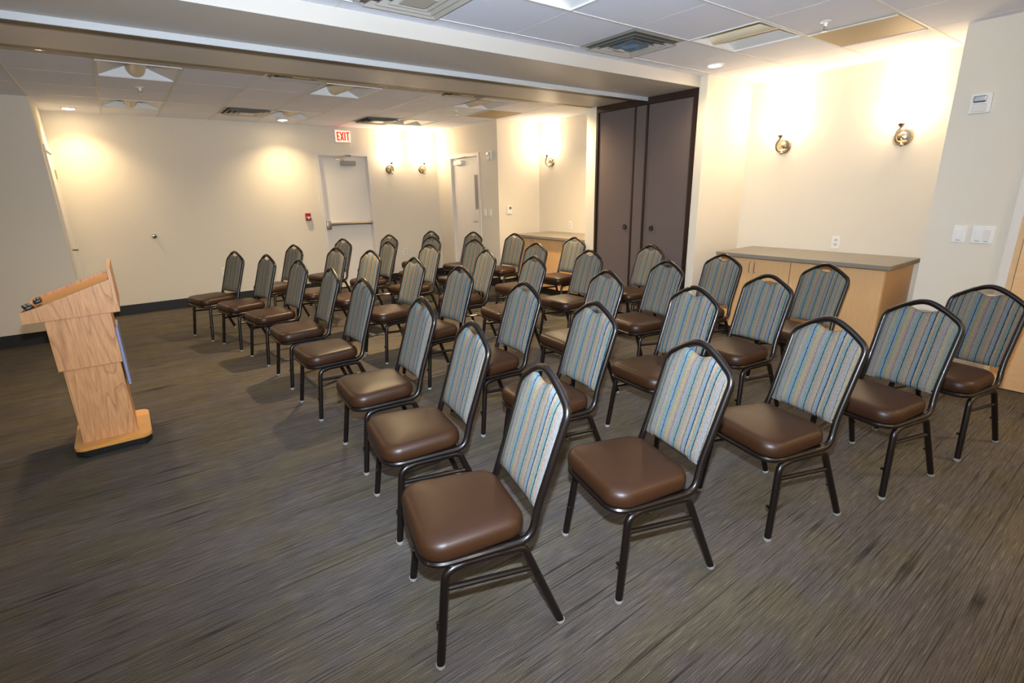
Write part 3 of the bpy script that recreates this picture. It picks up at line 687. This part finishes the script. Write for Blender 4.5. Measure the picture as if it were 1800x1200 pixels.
# fire alarm pull
fa = thing('fire_alarm_pull', (2.314, YF, 1.14), 0, 'small red fire alarm pull station left of the exit door', 'fire alarm')
MB().box(-0.038, 0.038, -0.045, 0, -0.055, 0.055, 0.005).build('case', M['red'], fa)
MB().box(-0.026, 0.026, -0.056, -0.044, -0.012, 0.004).box(-0.008, 0.008, -0.052, -0.044, -0.035, -0.012).build('pull_bar', M['white'], fa)
# door stop
ds = thing('door_stop', (0.337, YF, 0.985), 0, 'small round chrome door bumper on the far wall', 'door stop')
MB().lathe([(0.030, 0.0), (0.030, -0.008), (0.018, -0.016), (0.018, -0.045), (0.0, -0.047)], (0, 0, 0), 'Y', 20).build('bumper', M['chrome'], ds, smooth=True)
MB().lathe([(0.012, -0.046), (0.010, -0.052), (0, -0.053)], (0, 0, 0), 'Y', 16).build('rubber_tip', M['dark'], ds, smooth=True)

def outlet(loc_, rz, label):
    s = thing('wall_outlet', loc_, rz, label, 'outlet', 'white wall outlets')   # local -X out of wall
    MB().box(-0.006, 0, -0.036, 0.036, -0.058, 0.058, 0.002).build('plate', M['white'], s)
    MB().box(-0.009, -0.005, -0.017, 0.017, 0.006, 0.036, 0.001).box(-0.009, -0.005, -0.017, 0.017, -0.036, -0.006, 0.001).build('socket', M['frame'], s)
    MB().box(-0.0098, -0.0085, -0.007, -0.004, 0.014, 0.028).box(-0.0098, -0.0085, 0.004, 0.007, 0.014, 0.028).box(-0.0098, -0.0085, -0.007, -0.004, -0.028, -0.014).box(-0.0098, -0.0085, 0.004, 0.007, -0.028, -0.014).build('slots', M['dark'], s)
outlet((XN, 2.065, 0.925), 0, 'white outlet above the near countertop')
outlet((XN, 5.70, 0.945), 0, 'white outlet above the far countertop')
outlet((1.07, YF, 0.44), PI/2, 'white outlet low on the far wall behind the front row')
outlet((3.88, YF, 0.49), PI/2, 'white outlet low on the far wall under the sconces')

def switch(loc_, rz, label, gangs=1):
    s = thing('light_switch', loc_, rz, label, 'switch', 'white wall switches')
    hw = 0.036+0.023*(gangs-1)
    MB().box(-0.007, 0, -hw, hw, -0.058, 0.058, 0.003).build('plate', M['white'], s)
    for g in range(gangs):
        yc = (g-(gangs-1)/2)*0.046
        MB().box(-0.0105, -0.006, yc-0.0165, yc+0.0165, -0.033, 0.033, 0.002).build('paddle', M['white'] if g == gangs-1 else M['frame'], s)
        MB().box(-0.0115, -0.006, yc-0.012, yc+0.012, -0.044, -0.040).build('slider', M['grey'], s)
switch((XB, 1.019, 1.101), 0, 'single white switch on the right wall')
switch((XB, 0.893, 1.101), 0, 'double white switch on the right wall beside the wood door', 2)
switch((XR, 6.80, 1.135), 0, 'white switch right of the pane door, nearest the door')
switch((XR, 6.655, 1.135), 0, 'white switch right of the pane door, nearest the wall corner')

def strobe(loc_, label, r):
    s = thing('alarm_strobe', loc_, 0, label, 'alarm', 'white wall fire strobes')
    MB().box(-0.03, 0, -0.055, 0.055, -0.062, 0.062, 0.006).build('housing', M['white'], s)
    MB().box(-0.052, -0.028, -0.032, 0.036, 0.004, 0.046, 0.008).build('lens', M['chrome'], s)
    MB().box(-0.04, -0.028, -0.036, 0.036, -0.052, -0.004, 0.003).build('speaker_grille', M['frame'], s)
strobe((XB, 1.055, 1.943), 'white alarm strobe high on the right wall above the switches', 0)
strobe((XR, 6.62, 1.966), 'white alarm strobe beside the pane door in the far corner', 0)
th = thing('thermostat', (4.785, YN, 1.178), 0, 'white thermostat with small grey screen on the far alcove wall', 'thermostat')
MB().box(-0.045, 0.045, -0.022, 0, -0.06, 0.06, 0.004).build('case', M['white'], th)
MB().box(-0.012, 0.034, -0.024, -0.021, 0.008, 0.044).build('screen', M['lcd'], th)

# ------------------------------------------------------------------ lights
def spot(name, loc_, target, e, col, size, rad, blend):
    l = bpy.data.lights.new(name, 'SPOT'); l.energy = e; l.color = col; l.spot_size = math.radians(size); l.spot_blend = blend; l.shadow_soft_size = rad
    o = bpy.data.objects.new(name, l); C.objects.link(o); o.location = loc_
    o.rotation_euler = (V(target)-V(loc_)).to_track_quat('-Z', 'Y').to_euler(); return o
# unseen downlights added behind the camera to brighten the room
for x, y, en in ((-0.2, -0.9, 16), (2.0, -0.9, 34), (4.2, -0.9, 60)):
    o = copy_tree(dl); o.location = (x, y, ZC); o['label'] = 'added unseen round downlight for fill light'
    l = bpy.data.lights.new('downlight_bulb', 'SPOT'); l.energy = en; l.color = (1.0, 0.74, 0.42); l.shadow_soft_size = 0.05  # fill spot of the added downlight
    l.spot_size = math.radians(145); l.spot_blend = 1.0
    lo = bpy.data.objects.new('downlight_bulb', l); C.objects.link(lo); lo.location = (x, y, ZC-0.02)

# ------------------------------------------------------------------ camera
yaw, pitch, roll, fpx = 0.640090216, 0.288275156, 0.0221845959, 894.968
fw = V((math.sin(yaw)*math.cos(pitch), math.cos(yaw)*math.cos(pitch), -math.sin(pitch)))
r = V((math.cos(yaw), -math.sin(yaw), 0)); d = fw.cross(r)
r2 = r*math.cos(roll)+d*math.sin(roll); d2 = -r*math.sin(roll)+d*math.cos(roll)
cam = bpy.data.cameras.new('camera'); co = bpy.data.objects.new('camera', cam); C.objects.link(co)
cam.sensor_width = 36; cam.sensor_fit = 'HORIZONTAL'; cam.lens = fpx/1800*36; cam.clip_start = 0.02
Rm = Matrix((( r2.x, -d2.x, -fw.x), (r2.y, -d2.y, -fw.y), (r2.z, -d2.z, -fw.z)))
co.matrix_world = Matrix.Translation((0, 0, 1.46)) @ Rm.to_4x4()
bpy.context.scene.camera = co
# the photographer's flash, a little above the lens
fpos = V((0, 0, 1.46))-d2*0.17
spot('camera_flash', fpos, fpos+fw-d2*0.30, 265, (0.70, 0.83, 1.0), 132, 0.02, 1.0)

w = bpy.data.worlds.new('world'); bpy.context.scene.world = w; w.use_nodes = True
w.node_tree.nodes['Background'].inputs['Color'].default_value = (1, 0.85, 0.65, 1)
w.node_tree.nodes['Background'].inputs['Strength'].default_value = 0.0
vs = bpy.context.scene.view_settings
vs.view_transform = 'Standard'; vs.look = 'None'; vs.gamma = 1; vs.exposure = 1.6; vs.use_curve_mapping = False
